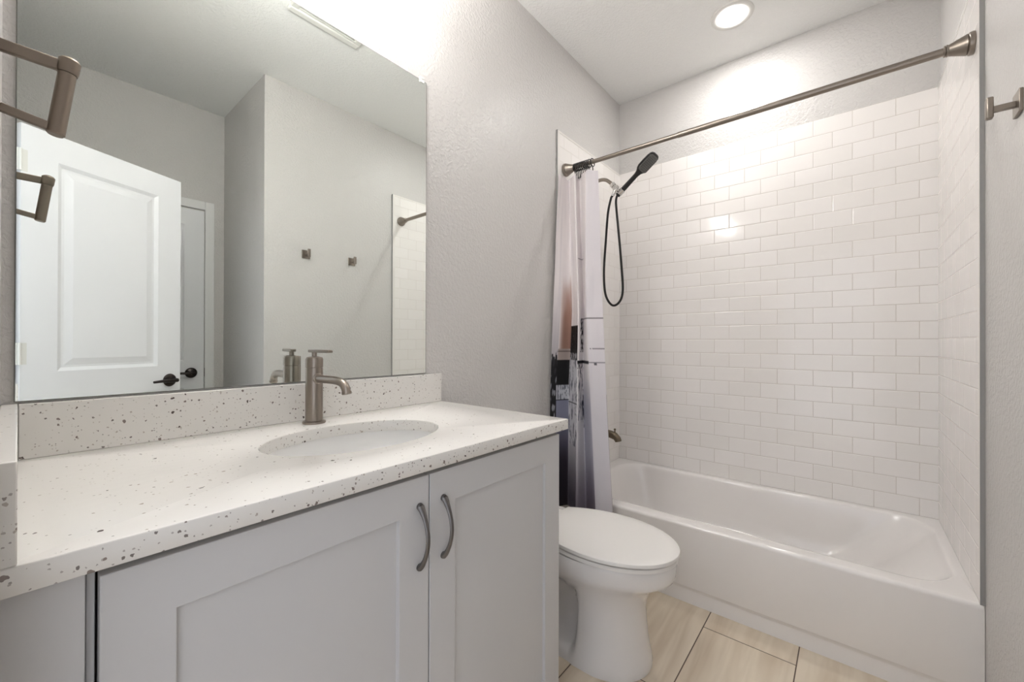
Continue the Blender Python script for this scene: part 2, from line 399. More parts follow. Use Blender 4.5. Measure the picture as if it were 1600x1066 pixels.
# ------------------------------------------------------------------ mirror
ZM0, ZM1, XM0, XM1 = HS+.004, 2.096, -.006, .9682
mir = thing('mirror', 'large frameless rectangular wall mirror above the vanity backsplash', 'mirror', ((XM0+XM1)/2, 0, ZM0))
obj('glass', box(bm_(), XM0+.0018, XM1-.0018, -.0061, -.0045, ZM0+.0015, ZM1-.0018), M_mirror, mir)
obj('glass_edge', box(bm_(), XM0, XM1, -.0055, -.0002, ZM0, ZM1), M_medge, mir)
for cx in (.945, .12):
    b = bm_(); box(b, cx-.009, cx+.009, -.0095, -.0062, ZM1-.010, ZM1+.004); box(b, cx-.009, cx+.009, -.0095, 0, ZM1+.0005, ZM1+.010)
    lathe(b, [(.004, 0), (.004, .0015), (0, .002)], (cx, -.0095, ZM1+.004), (0, -1, 0), 12)
    obj('mirror_clip', b, M_clip, mir, bevel=.001)

# ------------------------------------------------------------------ countertop with oval cut-out
SX, SY, SA, SB = .528, -.305, .212, .151
ctop = thing('countertop', 'white speckled quartz vanity countertop with backsplash and oval sink cut-out', 'countertop', (.5, -.3, HK-.03))
b = bm_(); nseg = 96; k0, k1, k2, k3 = XL+.0005, XC, -DK, -.0005
def rectpt(a):
    c, s = cos(a), sin(a)
    tx = (k1-SX)/c if c > 1e-9 else ((k0-SX)/c if c < -1e-9 else 1e9)
    ty = (k3-SY)/s if s > 1e-9 else ((k2-SY)/s if s < -1e-9 else 1e9)
    t = min(tx, ty); return SX+c*t, SY+s*t
angs = sorted(set([2*pi*i/nseg for i in range(nseg)] + [math.atan2(y-SY, x-SX) % (2*pi) for x in (k0, k1) for y in (k2, k3)]))
zt, zb = HK, HK-.03
rings = []
def ell(a, g=1.0):
    # superellipse slightly fuller than an oval
    return SX+(SA+g)*cos(a), SY+(SB+g)*sin(a)
def eang(a):   # ellipse parameter whose point lies in direction a
    return math.atan2(sin(a)/SB, cos(a)/SA)
for (kind, z, g) in (('e', zb, 0), ('e', zt-.002, 0), ('e', zt-.0006, .0008), ('e', zt, .002), ('r', zt, -.002), ('r', zt-.0006, -.0006), ('r', zt-.002, 0), ('r', zb+.001, 0), ('r', zb, -.001)):
    ring = []
    for a in angs:
        if kind == 'e':
            x, y = ell(eang(a), g)
        else:
            x, y = rectpt(a)
            x = min(max(x, k0-g), k1+g); y = min(max(y, k2-g), k3+g)
        ring.append((x, y, z))
    rings.append(ring)
RR = loft(b, rings, False, False)
n = len(RR[0])
for i in range(n): b.faces.new((RR[-1][i], RR[-1][(i+1) % n], RR[0][(i+1) % n], RR[0][i]))
for f in b.faces:
    if f.normal.length == 0: f.normal_update()
bmesh.ops.recalc_face_normals(b, faces=b.faces)
for f in b.faces:
    f.normal_update()
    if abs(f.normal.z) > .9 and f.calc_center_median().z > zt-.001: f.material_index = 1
o = obj('slab', b, [M_quartz, M_quartz_top], ctop, smooth=True, angle=50)
b = box(bm_(), 0, XC, -.02, -.0005, HK, HS)
def topmat(b, z):
    b.normal_update()
    for f in b.faces:
        f.normal_update()
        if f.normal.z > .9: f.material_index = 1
topmat(b, HS); obj('backsplash', b, [M_quartz, M_quartz_top], ctop, bevel=.0015)
b = box(bm_(), XL+.0005, -.0006, -DK, -.0005, HK, HS); topmat(b, HS)
obj('side_splash', b, [M_quartz, M_quartz_top], ctop, bevel=.0015)

# ------------------------------------------------------------------ sink basin
sink = thing('sink', 'white oval undermount sink below the counter cut-out', 'sink', (SX, SY, HK-.18))
b = bm_(); rings = []
for i in range(15):
    t = i/14
    g = .006 - .006*t
    prof = cos(t*pi/2)**.55 if t < 1 else .0
    a_, b__ = (SA+.006)*max(prof, .12), (SB+.006)*max(prof, .12)
    z = HK-.031 - .135*sin(t*pi/2)**1.0
    rings.append([(SX+a_*cos(2*pi*k/64), SY+b__*sin(2*pi*k/64), z) for k in range(64)])
outer = [[(SX+(p[0]-SX)*1.03+.0, SY+(p[1]-SY)*1.03, p[2]-.01) for p in r] for r in rings[::-1]]
rings = [[(SX+(SA+.02)*cos(2*pi*k/64), SY+(SB+.02)*sin(2*pi*k/64), HK-.040) for k in range(64)], [(SX+(SA+.02)*cos(2*pi*k/64), SY+(SB+.02)*sin(2*pi*k/64), HK-.0305) for k in range(64)]] + rings
loft(b, rings, False, True)
obj('basin', b, M_basin, sink, smooth=True, angle=60)
b = lathe(bm_(), [(.0, .006), (.016, .006), (.019, .004), (.031, .003), (.033, 0)], (SX, SY, HK-.166), (0, 0, 1), 32)
obj('drain', b, M_nickel, sink, smooth=True)

# ------------------------------------------------------------------ faucet
fx, fy = .523, -.080
fau = thing('faucet', 'brushed nickel single-hole faucet with flat lever on top, behind the sink', 'faucet', (fx, fy, HK))
obj('base', lathe(bm_(), [(.0295, 0), (.0300, .003), (.0295, .0055), (.0225, .0075)], (fx, fy, HK+.0002), (0, 0, 1), 40), M_nickel, fau, smooth=True)
obj('body', lathe(bm_(), [(.0225, .004), (.0222, .150), (.0215, .152), (.0215, .1535)], (fx, fy, HK), (0, 0, 1), 40), M_nickel, fau, smooth=True)
obj('collar', lathe(bm_(), [(.0212, .1535), (.0225, .155), (.0225, .177), (.020, .182), (.012, .184)], (fx, fy, HK), (0, 0, 1), 40), M_nickel, fau, smooth=True)
b = bm_(); lathe(b, [(.0065, .182), (.0065, .196)], (fx, fy, HK), (0, 0, 1), 16)
hd = obj('handle', b, M_nickel, fau, smooth=True)
hv = Vector((.125, -.99, 0)).normalized(); hs_ = Vector((-hv.y, hv.x, 0))
Th = Matrix((hv, hs_, Vector((0, 0, 1)))).transposed().to_4x4(); Th.translation = Vector((fx, fy, HK+.199))
obj('lever', box(bm_(), -.020, .074, -.0075, .0075, -.004, .004, Th), M_nickel, hd, bevel=.002)
b = bm_(); sx = .533
pts = spline([(fx, fy-.015, 1.029), (fx+.002, -.13, 1.0285), (fx+.005, -.190, 1.0285), (fx+.007, -.220, 1.0235), (fx+.008, -.234, 1.0125), (fx+.0085, -.239, 1.000)], 6)
tube(b, pts, .0108, 24)
sp_ = obj('spout', b, M_nickel, fau, smooth=True)
obj('spout_collar', lathe(bm_(), [(.0140, 0), (.0140, .004), (.011, .006)], (fx, fy-.0205, 1.029), (0.02, -1, 0), 28), M_nickel, sp_, smooth=True)
obj('aerator', lathe(bm_(), [(.0120, 0), (.0120, .006), (.0105, .0075)], (fx+.0085, -.2388, 1.003), (.02, -.22, -1), 28), M_nickel, sp_, smooth=True)
b = bm_(); tube(b, [(fx+.0205, fy+.004, .975), (fx+.0205, fy+.004, 1.086)], .0042, 12)
obj('lift_rod', b, M_nickel, fau, smooth=True)

# ------------------------------------------------------------------ vanity cabinet
CX0, CX1, CY, CZ = .047, 1.0135, -.545, HK-.0305
ZD = .8605
cab = thing('vanity_cabinet', 'pale grey shaker vanity cabinet under the speckled countertop', 'cabinet', (.53, -.28, 0))
b = bm_()
box(b, CX0+.003, CX0+.0105, CY-.003, -.001, .09, CZ); box(b, CX1-.018, CX1, CY, -.001, 0, CZ)
box(b, CX0+.0105, CX1-.018, CY+.01, -.001, .09, .108); box(b, CX0+.0105, CX1-.018, -.012, -.001, .108, CZ)
box(b, CX0+.0105, CX1-.018, CY+.055, CY+.067, 0, .09)
obj('body', b, M_cab, cab, bevel=.001)
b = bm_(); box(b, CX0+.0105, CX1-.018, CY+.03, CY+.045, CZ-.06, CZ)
obj('front_rail', b, M_gap_shade, cab)
def shaker(x0, x1, z0, z1, hx, label):
    b = bm_(); st = .070; yb, yf = CY-.002, CY-.021
    rect = lambda g_, y: [(x0+g_, y, z0+g_), (x1-g_, y, z0+g_), (x1-g_, y, z1-g_), (x0+g_, y, z1-g_)]
    loft(b, [rect(0, yb), rect(0, yf), rect(st, yf), rect(st+.0008, yf+.008)], True, True)
    d = obj('door', b, M_cab, cab, bevel=.0012, label=label)
    b = bm_(); za, zc = .803, .683; bow = .024
    pts = []; rad = []
    for i in range(25):
        t = i/24; z = za+(zc-za)*t
        pts.append((hx, yf-.0035-bow*sin(pi*t)**.8, z)); rad.append(.0042+.0030*abs(2*t-1)**4)
    tube(b, pts, rad, 14, flat=(1.15, .8))
    for z in (za, zc): lathe(b, [(.0072, 0), (.0072, .003), (.006, .006)], (hx, yf, z), (0, -1, 0), 16)
    obj('handle', b, M_pewter, d, smooth=True, label='arched dark pewter pull')
shaker(.0595, .5320, .112, ZD, .5085, 'left shaker door of the vanity')
shaker(.5350, 1.0130, .112, ZD, .5700, 'right shaker door of the vanity, beside the toilet')
fl = obj('filler_panel', box(bm_(), XL+.001, .0488, CY-.016, CY+.02, 0, CZ), M_cab, cab, bevel=.001)

# ------------------------------------------------------------------ towel ring on the entry wall
tr = thing('towel_ring', 'brushed nickel squared towel ring at the upper left, beside the mirror', 'towel ring', (XL, -.34, 1.49))
obj('wall_plate', box(bm_(), XL, XL+.003, -.358, -.322, 1.425, 1.545), M_nickel_d, tr, bevel=.002)
b = bm_()
box(b, XL+.002, .040, -.344, -.336, 1.5215, 1.5385)
obj('upper_arm', b, M_nickel_d, tr, bevel=.002)
b = bm_(); tube(b, [(.0468, -.34, 1.5455), (.0467, -.34, 1.5448), (.0465, -.34, 1.543), (.0462, -.34, 1.540), (.0440, -.34, 1.525), (.0436, -.34, 1.5205)], [.0015, .006, .0095, .0118, .0118, .0108], 24)
obj('knuckle', b, M_nickel_d, tr, smooth=True)
b = bm_(); tube(b, [(.0436, -.34, 1.520), (.0325, -.34, 1.429), (.0322, -.34, 1.427)], [.0098, .0098, .008], 24)
rg = obj('ring_bar', b, M_nickel_d, tr, smooth=True)
Tb = Matrix.Rotation(radians(11), 4, 'Y'); Tb.translation = Vector((.0325, -.34, 1.436))
obj('lower_arm', box(bm_(), -.052, 0, -.004, .004, -.006, .006, Tb), M_nickel_d, tr, bevel=.0015)


# ------------------------------------------------------------------ robe hooks on the right wall
def hook(x, z, label):
    t = thing('robe_hook', label, 'hook', (x, -W-.01, z), 'square robe hooks on the right wall')
    y = -W-.01
    obj('wall_plate', box(bm_(), x-.026, x+.026, y, y+.007, z-.027, z+.027), M_nickel, t, bevel=.0015)
    obj('arm', box(bm_(), x-.006, x+.006, y+.007, y+.046, z-.008, z+.006), M_nickel, t, bevel=.001)
    b = box(bm_(), x-.009, x+.009, y+.042, y+.055, z-.022, z+.030)
    obj('upright', b, M_nickel, t, bevel=.003)
hook(1.515, 1.700, 'nickel robe hook nearer the bathtub, at the right edge of the photo')
hook(1.197, 1.700, 'nickel robe hook farther from the bathtub, seen only in the mirror')

# ------------------------------------------------------------------ toilet
TX = 1.388
toi = thing('toilet', 'white elongated toilet with closed lid between vanity and bathtub', 'toilet', (TX, -.45, 0))
def tring(yf, yb, wf, wr, ysplit, z, n=64, cap=.5, rb=.06, front_r=None):
    # closed outline: rounded front, half width wf in front, wr behind ysplit
    pts = []
    fr = front_r if front_r else wf*1.0
    half = []
    m = 90
    for i in range(m+1):
        t = i/m
        # from front centre to back centre
        y = yf + (yb-yf)*(t**1.35)
        d = y-yf
        wsec = wf if y < ysplit-.018 else (wr if y > ysplit+.018 else wf+(wr-wf)*(.5-.5*cos(pi*(y-ysplit+.018)/.036)))
        if d < fr: wsec *= sqrt(max(0, 1-((fr-d)/fr)**2))
        db = yb-y
        if db < rb: wsec *= sqrt(max(0, 1-((rb-db)/rb)**2)) * .35 + .65 if db > 1e-6 else .65
        half.append((wsec, y))
    for wv, y in half: pts.append((TX+wv, y, z))
    for wv, y in half[::-1][:-1]:
        pts.append((TX-wv, y, z))
    # collapse duplicates: front centre once, back gets two corner points
    return pts
def egg(yf, yb, wv, z, n=72, ymax=None, tail=.62):
    # lid/rim outline: elongated ellipse front, tapering to a straight back of half width tail*wv
    pts = []; ym = ymax if ymax is not None else yf+(yb-yf)*.62
    for i in range(n):
        a = 2*pi*i/n
        s, c = sin(a), cos(a)     # c=1 at front
        if c >= 0:
            x = wv*abs(s)**.92*(1 if s >= 0 else -1); y = ym-(ym-yf)*c
        else:
            q = -c
            x = (wv*(abs(s)**(.62)) if abs(s) > 0 else 0)*(1 if s >= 0 else -1); y = ym+(yb-ym)*min(1, q**.75*1.0)
        pts.append((TX+x, y, z))
    return pts
def lidshape(yf, yb, wv, tailw, z, n=48):
    pts = []; ym = yf+(yb-yf)*.52; half = []
    for i in range(n+1):
        t = i/n; a = t*pi/2
        half.append((wv*sin(a), ym-(ym-yf)*cos(a)))
    m = 14
    for i in range(1, m+1):
        t = i/m; y = ym+(yb-ym)*t
        half.append((wv+(tailw-wv)*(t**2.1), y))
    for wv_, y in half: pts.append((TX+wv_, y, z))
    for wv_, y in half[::-1]:
        if wv_ > 1e-6: pts.append((TX-wv_, y, z))
    return pts
def scaled(ring, g, z):
    cx = sum(p[0] for p in ring)/len(ring); cy = sum(p[1] for p in ring)/len(ring)
    out = []
    for p in ring:
        d = Vector((p[0]-cx, p[1]-cy, 0)); L_ = d.length
        d = d*((L_+g)/L_); out.append((cx+d.x, cy+d.y, z))
    return out
# bowl and pedestal
YB_ = -.235
b = bm_()
lv = []
def prow(z, yf, yb, wf, wr, ys, fr): lv.append(tring(yf, yb, wf, wr, ys, z, front_r=fr))
prow(.0, -.693, -.10, .148, .142, -.46, .17)
prow(.012, -.694, -.10, .149, .143, -.46, .17)
prow(.035, -.690, -.10, .146, .134, -.46, .17)
prow(.060, -.684, -.10, .142, .085, -.465, .16)
prow(.10, -.678, -.10, .138, .072, -.468, .155)
prow(.15, -.673, -.10, .135, .070, -.472, .15)
prow(.20, -.671, -.10, .135, .074, -.475, .15)
prow(.240, -.679, -.10, .141, .092, -.470, .17)
prow(.276, -.698, -.10, .153, .135, -.44, .20)
prow(.301, -.724, -.10, .167, .160, -.42, .24)
prow(.318, -.752, -.10, .179, .172, -.40, .28)
prow(.331, -.770, -.10, .1860, .176, -.40, .31)
prow(.344, -.775, -.10, .1880, .176, -.40, .32)
prow(.380, -.778, -.10, .1890, .176, -.40, .32)
prow(.390, -.774, -.10, .1860, .174, -.40, .32)
loft(b, lv, True, True)
obj('bowl', b, M_porc, toi, smooth=True, angle=60)
s0 = lidshape(-.781, -.295, .1870, .126, .402)
b = bm_(); loft(b, [scaled(s0, -.003, .3935), scaled(s0, 0, .3950), scaled(s0, 0, .4063), scaled(s0, -.002, .4078)])
obj('seat', b, M_lid, toi, smooth=True, angle=30)
l0 = lidshape(-.786, -.290, .190, .118, .42)
b = bm_(); loft(b, [scaled(l0, -.003, .4125), scaled(l0, 0, .4135), scaled(l0, 0, .4230), scaled(l0, -.0008, .4246), scaled(l0, -.0026, .4254), scaled(l0, -.03, .4272), scaled(l0, -.07, .4288), scaled(l0, -.11, .4294)])
obj('lid', b, M_lid, toi, smooth=True, angle=32)
for s in (-1, 1):
    b = bm_(); box(b, TX+s*.075-.018, TX+s*.075+.018, -.296, -.262, .3905, .418); obj('hinge', b, M_lid, toi, bevel=.006)
def rbox_ring(x0, x1, y0, y1, z, r=.03, n=6):
    out = []
    for cx, cy, a0 in ((x1-r, y1-r, 0), (x0+r, y1-r, pi/2), (x0+r, y0+r, pi), (x1-r, y0+r, 3*pi/2)):
        for i in range(n+1):
            a = a0 + i/n*pi/2; out.append((cx+r*cos(a), cy+r*sin(a), z))
    return out
b = bm_(); loft(b, [rbox_ring(TX-.145, TX+.145, -.155, -.012, .385), rbox_ring(TX-.16, TX+.16, -.165, -.012, .41), rbox_ring(TX-.168, TX+.168, -.172, -.012, .75), rbox_ring(TX-.166, TX+.166, -.170, -.012, .752)])
tk = obj('tank', b, M_porc, toi, smooth=True, angle=50)
b = bm_(); loft(b, [rbox_ring(TX-.170, TX+.170, -.174, -.011, .7525), rbox_ring(TX-.173, TX+.173, -.177, -.011, .757), rbox_ring(TX-.173, TX+.173, -.177, -.011, .776), rbox_ring(TX-.168, TX+.168, -.172, -.013, .783)])
obj('tank_lid', b, M_porc, tk, smooth=True, angle=50)
b = bm_(); lathe(b, [(.012, 0), (.012, .01)], (TX-.12, -.172, .70), (0, -1, 0), 16); tube(b, [(TX-.12, -.186, .70), (TX-.06, -.188, .695)], .006, 10)
obj('flush_lever', b, M_chrome, tk, smooth=True)

# ------------------------------------------------------------------ bathtub
tub = thing('bathtub', 'white alcove bathtub with smooth apron below the subway tile', 'bathtub', (2.23, -.76, 0))
tx0, tx1, ty0, ty1 = XF, XB+.009, -W-.0094, -.0006
def rr(x0, x1, y0, y1, r, z, n=10, s=24):
    # rounded rectangle with s subdivisions along each side so rings match
    out = []
    cs = ((x1-r, y1-r, 0), (x0+r, y1-r, pi/2), (x0+r, y0+r, pi), (x1-r, y0+r, 3*pi/2))
    for k, (cx, cy, a0) in enumerate(cs):
        for i in range(n+1):
            a = a0+i/n*pi/2; out.append((cx+r*cos(a), cy+r*sin(a), z))
        nx, ny, na = cs[(k+1) % 4]
        p0 = out[-1]; p1 = (nx+r*cos(na), ny+r*sin(na), z)
        for i in range(1, s): out.append((p0[0]+(p1[0]-p0[0])*i/s, p0[1]+(p1[1]-p0[1])*i/s, z))
    return out
b = bm_(); rings = []
g = .0008
for z, ox in ((0, .011), (.056, .011), (.060, .0108), (.074, .0015), (.078, 0), (HB-.016, 0)):
    rings.append(rr(tx0+ox, tx1, ty0, ty1, .002, z))
for k in range(1, 7):
    a = k/6*pi/2; rings.append(rr(tx0+.014*(1-cos(a)), tx1, ty0, ty1, .003, HB-.014+.014*sin(a)))
inner = dict(x0=tx0+.078, x1=XB-.040, y0=-W+.035, y1=-.083)
def inn(g_, z, r, gl=0, gr=0): return rr(inner['x0']+g_, inner['x1']-g_, inner['y0']+g_+gr, inner['y1']-g_-gl, r, z)
rings.append(inn(-.016, HB-.0005, .15))
rings.append(inn(-.008, HB-.002, .145))
rings.append(inn(-.002, HB-.006, .14))
rings.append(inn(.002, HB-.013, .14))
rings.append(inn(.006, HB-.03, .14, .003, .012))
rings.append(inn(.018, HB-.10, .14, .01, .07))
rings.append(inn(.032, HB-.18, .14, .02, .14))
rings.append(inn(.048, HB-.24, .13, .03, .19))
rings.append(inn(.072, HB-.272, .12, .04, .23))
rings.append(inn(.110, HB-.285, .10, .05, .25))
rings.append(inn(.17, HB-.288, .05, .06, .28))
loft(b, rings, False, True)
obj('shell', b, M_tub, tub, smooth=True, angle=70)
b = lathe(bm_(), [(.036, 0), (.036, .004), (.03, .007), (0, .008)], (2.24, -.102, .235), (0, -1, .05), 28)
obj('overflow_plate', b, M_chrome, tub, smooth=True)

# ------------------------------------------------------------------ tub spout
ts = thing('tub_spout', 'aged nickel tub spout with diverter pin on the left tile wall', 'faucet', (2.25, -.008, .585))
b = bm_(); tube(b, spline([(2.25, -.0085, .590), (2.25, -.06, .589), (2.25, -.115, .585), (2.25, -.150, .576), (2.25, -.168, .560), (2.25, -.172, .548)], 5), [.027]*8+[.0265]*8+[.024]*5+[.0225]*5, 24, flat=(1, .82))
obj('body', b, M_spout, ts, smooth=True)
b = bm_(); lathe(b, [(.004, 0), (.004, .018), (.0065, .020), (.0065, .027), (.004, .029)], (2.25, -.150, .592), (0, 0, 1), 14)
obj('diverter_knob', b, M_spout, ts, smooth=True)

# ------------------------------------------------------------------ shower arm, bracket, hand shower, hose
AX = 2.262
sa = thing('shower_fixture', 'polished nickel shower arm with swivel bracket, high beside the curtain', 'shower fixture', (AX, -.008, 2.115))
obj('flange', lathe(bm_(), [(.031, 0), (.030, .004), (.022, .010), (.012, .013)], (AX, -.0085, 2.118), (0, -1, 0), 32), M_nickel, sa, smooth=True)
b = bm_(); tube(b, spline([(AX, -.012, 2.118), (AX, -.055, 2.119), (AX, -.085, 2.110), (AX, -.112, 2.088), (AX, -.126, 2.072)], 6), .0105, 18)
obj('pipe', b, M_nickel, sa, smooth=True)
b = bm_(); lathe(b, [(.013, 0), (.017, .004), (.017, .022), (.012, .026), (.012, .030), (.019, .036), (.019, .048), (.011, .052)], (AX, -.122, 2.078), (0, -.62, -.78), 24)
br = obj('bracket', b, M_chrome, sa, smooth=True)
b = bm_(); tube(b, [(AX, -.146, 2.046), (AX-.003, -.148, 2.034), (AX-.006, -.139, 2.018), (AX-.008, -.130, 2.003)], [.012, .013, .010, .009], 16)
obj('outlet', b, M_chrome, br, smooth=True)
b = bm_(); hdv = Vector((-.03, -.80, .60)).normalized()
c0 = Vector((AX+.026, -.170, 2.030)); sv_ = hdv.orthogonal().normalized(); tv_ = hdv.cross(sv_)
loft(b, [[c0 + hdv*h + (sv_*cos(2*pi*k/28)+tv_*sin(2*pi*k/28))*r_ for k in range(28)] for r_, h in ((.0140, -.018), (.0170, -.018), (.0185, -.016), (.0185, .012), (.0170, .014), (.0140, .014), (.0140, -.018))], False, False)
tube(b, [Vector((AX, -.148, 2.042)), c0 + (Vector((AX, -.148, 2.042))-c0).normalized()*.0175], .009, 12)
obj('cradle', b, M_chrome, br, smooth=True)
hs = thing('hand_shower', 'black rectangular-headed hand shower tilted up in its bracket', 'shower head', tuple(c0))
b = bm_()
sd = hdv.cross(Vector((0, 0, 1))).normalized()        # sideways
dn = hdv.cross(sd).normalized()                        # spray direction (down/out)
if dn.z > 0: dn = -dn
dn = Matrix.Rotation(radians(24), 3, hdv) @ dn
if dn.x > 0: dn = Matrix.Rotation(radians(-48), 3, hdv) @ dn
sd = hdv.cross(dn).normalized()
rings = []
for s_, a_, b__, off in ((-.034, .008, .008, 0), (-.030, .0135, .0135, 0), (.03, .0135, .0135, 0), (.09, .0125, .0125, .001), (.120, .013, .0115, .002), (.138, .019, .0110, .003), (.152, .030, .0115, .004), (.166, .036, .012, .004), (.20, .0375, .012, .003), (.235, .0375, .0115, .001), (.252, .034, .010, 0), (.262, .026, .008, 0), (.266, .015, .004, 0)):
    ring = []
    for k in range(32):
        a = 2*pi*k/32; e = .75
        cx_ = abs(cos(a))**e*(1 if cos(a) >= 0 else -1); sy_ = abs(sin(a))**e*(1 if sin(a) >= 0 else -1)
        ring.append(c0 + hdv*s_ + sd*(cx_*a_) + dn*(sy_*b__ - off))
    rings.append(ring)
loft(b, rings)
obj('handle_body', b, M_black, hs, smooth=True, angle=60)
b = bm_(); Tn = Matrix((hdv, sd, dn)).transposed().to_4x4(); Tn.translation = c0
rngs = []
for g_, dz in ((0, .006), (0, .0108), (-.002, .0115)):
    rngs.append([Tn @ Vector(p) for p in [(x, y, dz) for x, y, _ in rr(.150-g_, .255+g_, -.031-g_, .031+g_, .018+g_, 0, 6, 4)]])
loft(b, rngs)
fc = obj('spray_face', b, M_nozz, hs, smooth=True, angle=40)
for i in range(9):
    for j in range(5):
        if (i in (0, 8)) and (j in (0, 4)): continue
        b = bm_() if (i == 0 and j == 1) else b
        lathe(b, [(.0022, 0), (.0018, .002)], Tn @ Vector((.161+i*.0104, -.022+j*.011, .011)), dn, 8)
obj("spray_nozzles", b, M_black, fc)
hose_pts = [(AX-.008, -.130, 2.002), (AX-.010, -.121, 1.985), (AX-.012, -.103, 1.90), (AX-.012, -.090, 1.74), (AX-.012, -.078, 1.56), (AX-.012, -.088, 1.42), (AX-.012, -.130, 1.352), (AX-.012, -.175, 1.365), (AX-.012, -.198, 1.43), (AX-.012, -.190, 1.58), (AX-.004, -.168, 1.78), (AX+.012, -.146, 1.93), (AX+.022, -.139, 1.98), tuple(c0 + hdv*-.0345)]
b = bm_(); tube(b, spline(hose_pts, 10), .0068, 14)
hz = tag(obj('shower_hose', b, M_black, smooth=True, angle=80), 'black shower hose hanging in a long loop below the hand shower', 'hose')

# ------------------------------------------------------------------ curtain rod
XR, HR = 1.9228, 2.0792
rod = thing('curtain_rod', 'brushed nickel shower curtain rod spanning above the tub front', 'curtain rod', (XR, -W/2, HR))
b = bm_(); tube(b, [(XR, -.03, HR), (XR, -.62, HR)], .0108, 24); obj('inner_tube', b, M_nickel, rod, smooth=True)
b = bm_(); tube(b, [(XR, -.615, HR), (XR, -W+.06, HR)], .0127, 24); obj('outer_tube', b, M_nickel, rod, smooth=True)
fp = [(.034, 0), (.035, .004), (.034, .011), (.0315, .0135), (.0295, .0145), (.0315, .0165), (.0300, .0195), (.0170, .056), (.0185, .058), (.0185, .0610), (.0160, .0622), (.0175, .0635), (.0175, .0665), (.0135, .068)]
obj('end_flange', lathe(bm_(), fp, (XR, -W+.0002, HR), (0, 1, 0), 40), M_nickel, rod, smooth=True)
obj('end_flange', lathe(bm_(), fp, (XR, -.0095, HR), (0, -1, 0), 40), M_nickel, rod, smooth=True)

# ------------------------------------------------------------------ shower curtain (fold outline interpolated at four heights)
# per height: (z, [(y, x) for the seven fold ridges])
LV = [
 (2.035, [(-.030, 1.905), (-.050, 1.880), (-.072, 1.935), (-.098, 1.895), (-.118, 1.945), (-.146, 1.900), (-.205, 1.925)]),
 (1.30, None), (.905, None), (.288, None)]
def yat(px, x):
    t = (px-800)/639.54; bx, by = .7698+.6383*t, .6383-.7698*t
    return -1.2255 + x*by/bx
folds = {2.035: ([872, 880, 889, 897, 905, 915, 934], 1.920), 1.30: ([864, 875.5, 894, 903.5, 912, 916, 942], 1.872), .905: ([860, 869, 889, 902, 911.5, 922, 947], 1.835), .288: ([859, 868, 888, 900, 917, 932, 958.5], 1.792)}
offs = [.0, -.038, .026, -.030, .026, -.034, .006]
lev = []
for z in sorted(folds, reverse=True):
    px, xb = folds[z]; row = []
    for p, o_ in zip(px, offs):
        x = xb+o_*(.75 if z > 2 else 1); row.append(Vector((x, min(yat(p, x), -.014), 0)))
    t_ = (px[0]-800)/639.54; row[0].y = -.016; row[0].x = 1.2095*(.7698+.6383*t_)/(.6383-.7698*t_)
    lev.append((z, row))
def ridge(z):
    for (za, ra), (zb_, rb) in zip(lev, lev[1:]):
        if z >= zb_ - 1e-9:
            t = (za-z)/(za-zb_); t = max(0, min(1, t)); return [a.lerp(c, t) for a, c in zip(ra, rb)]
NU, NV = 192, 330
def smoothstep(a, b_, x):
    t = max(0, min(1, (x-a)/(b_-a))); return t*t*(3-2*t)
def nz(x, y, s=1.0, k=0): return noise.noise(Vector((x*s, y*s, k)))
def mixc(a, b_, t): return tuple(p+(q-p)*t for p, q in zip(a, b_))
def ypx(z): return 533 + (1.13-z)*639.5/2.15
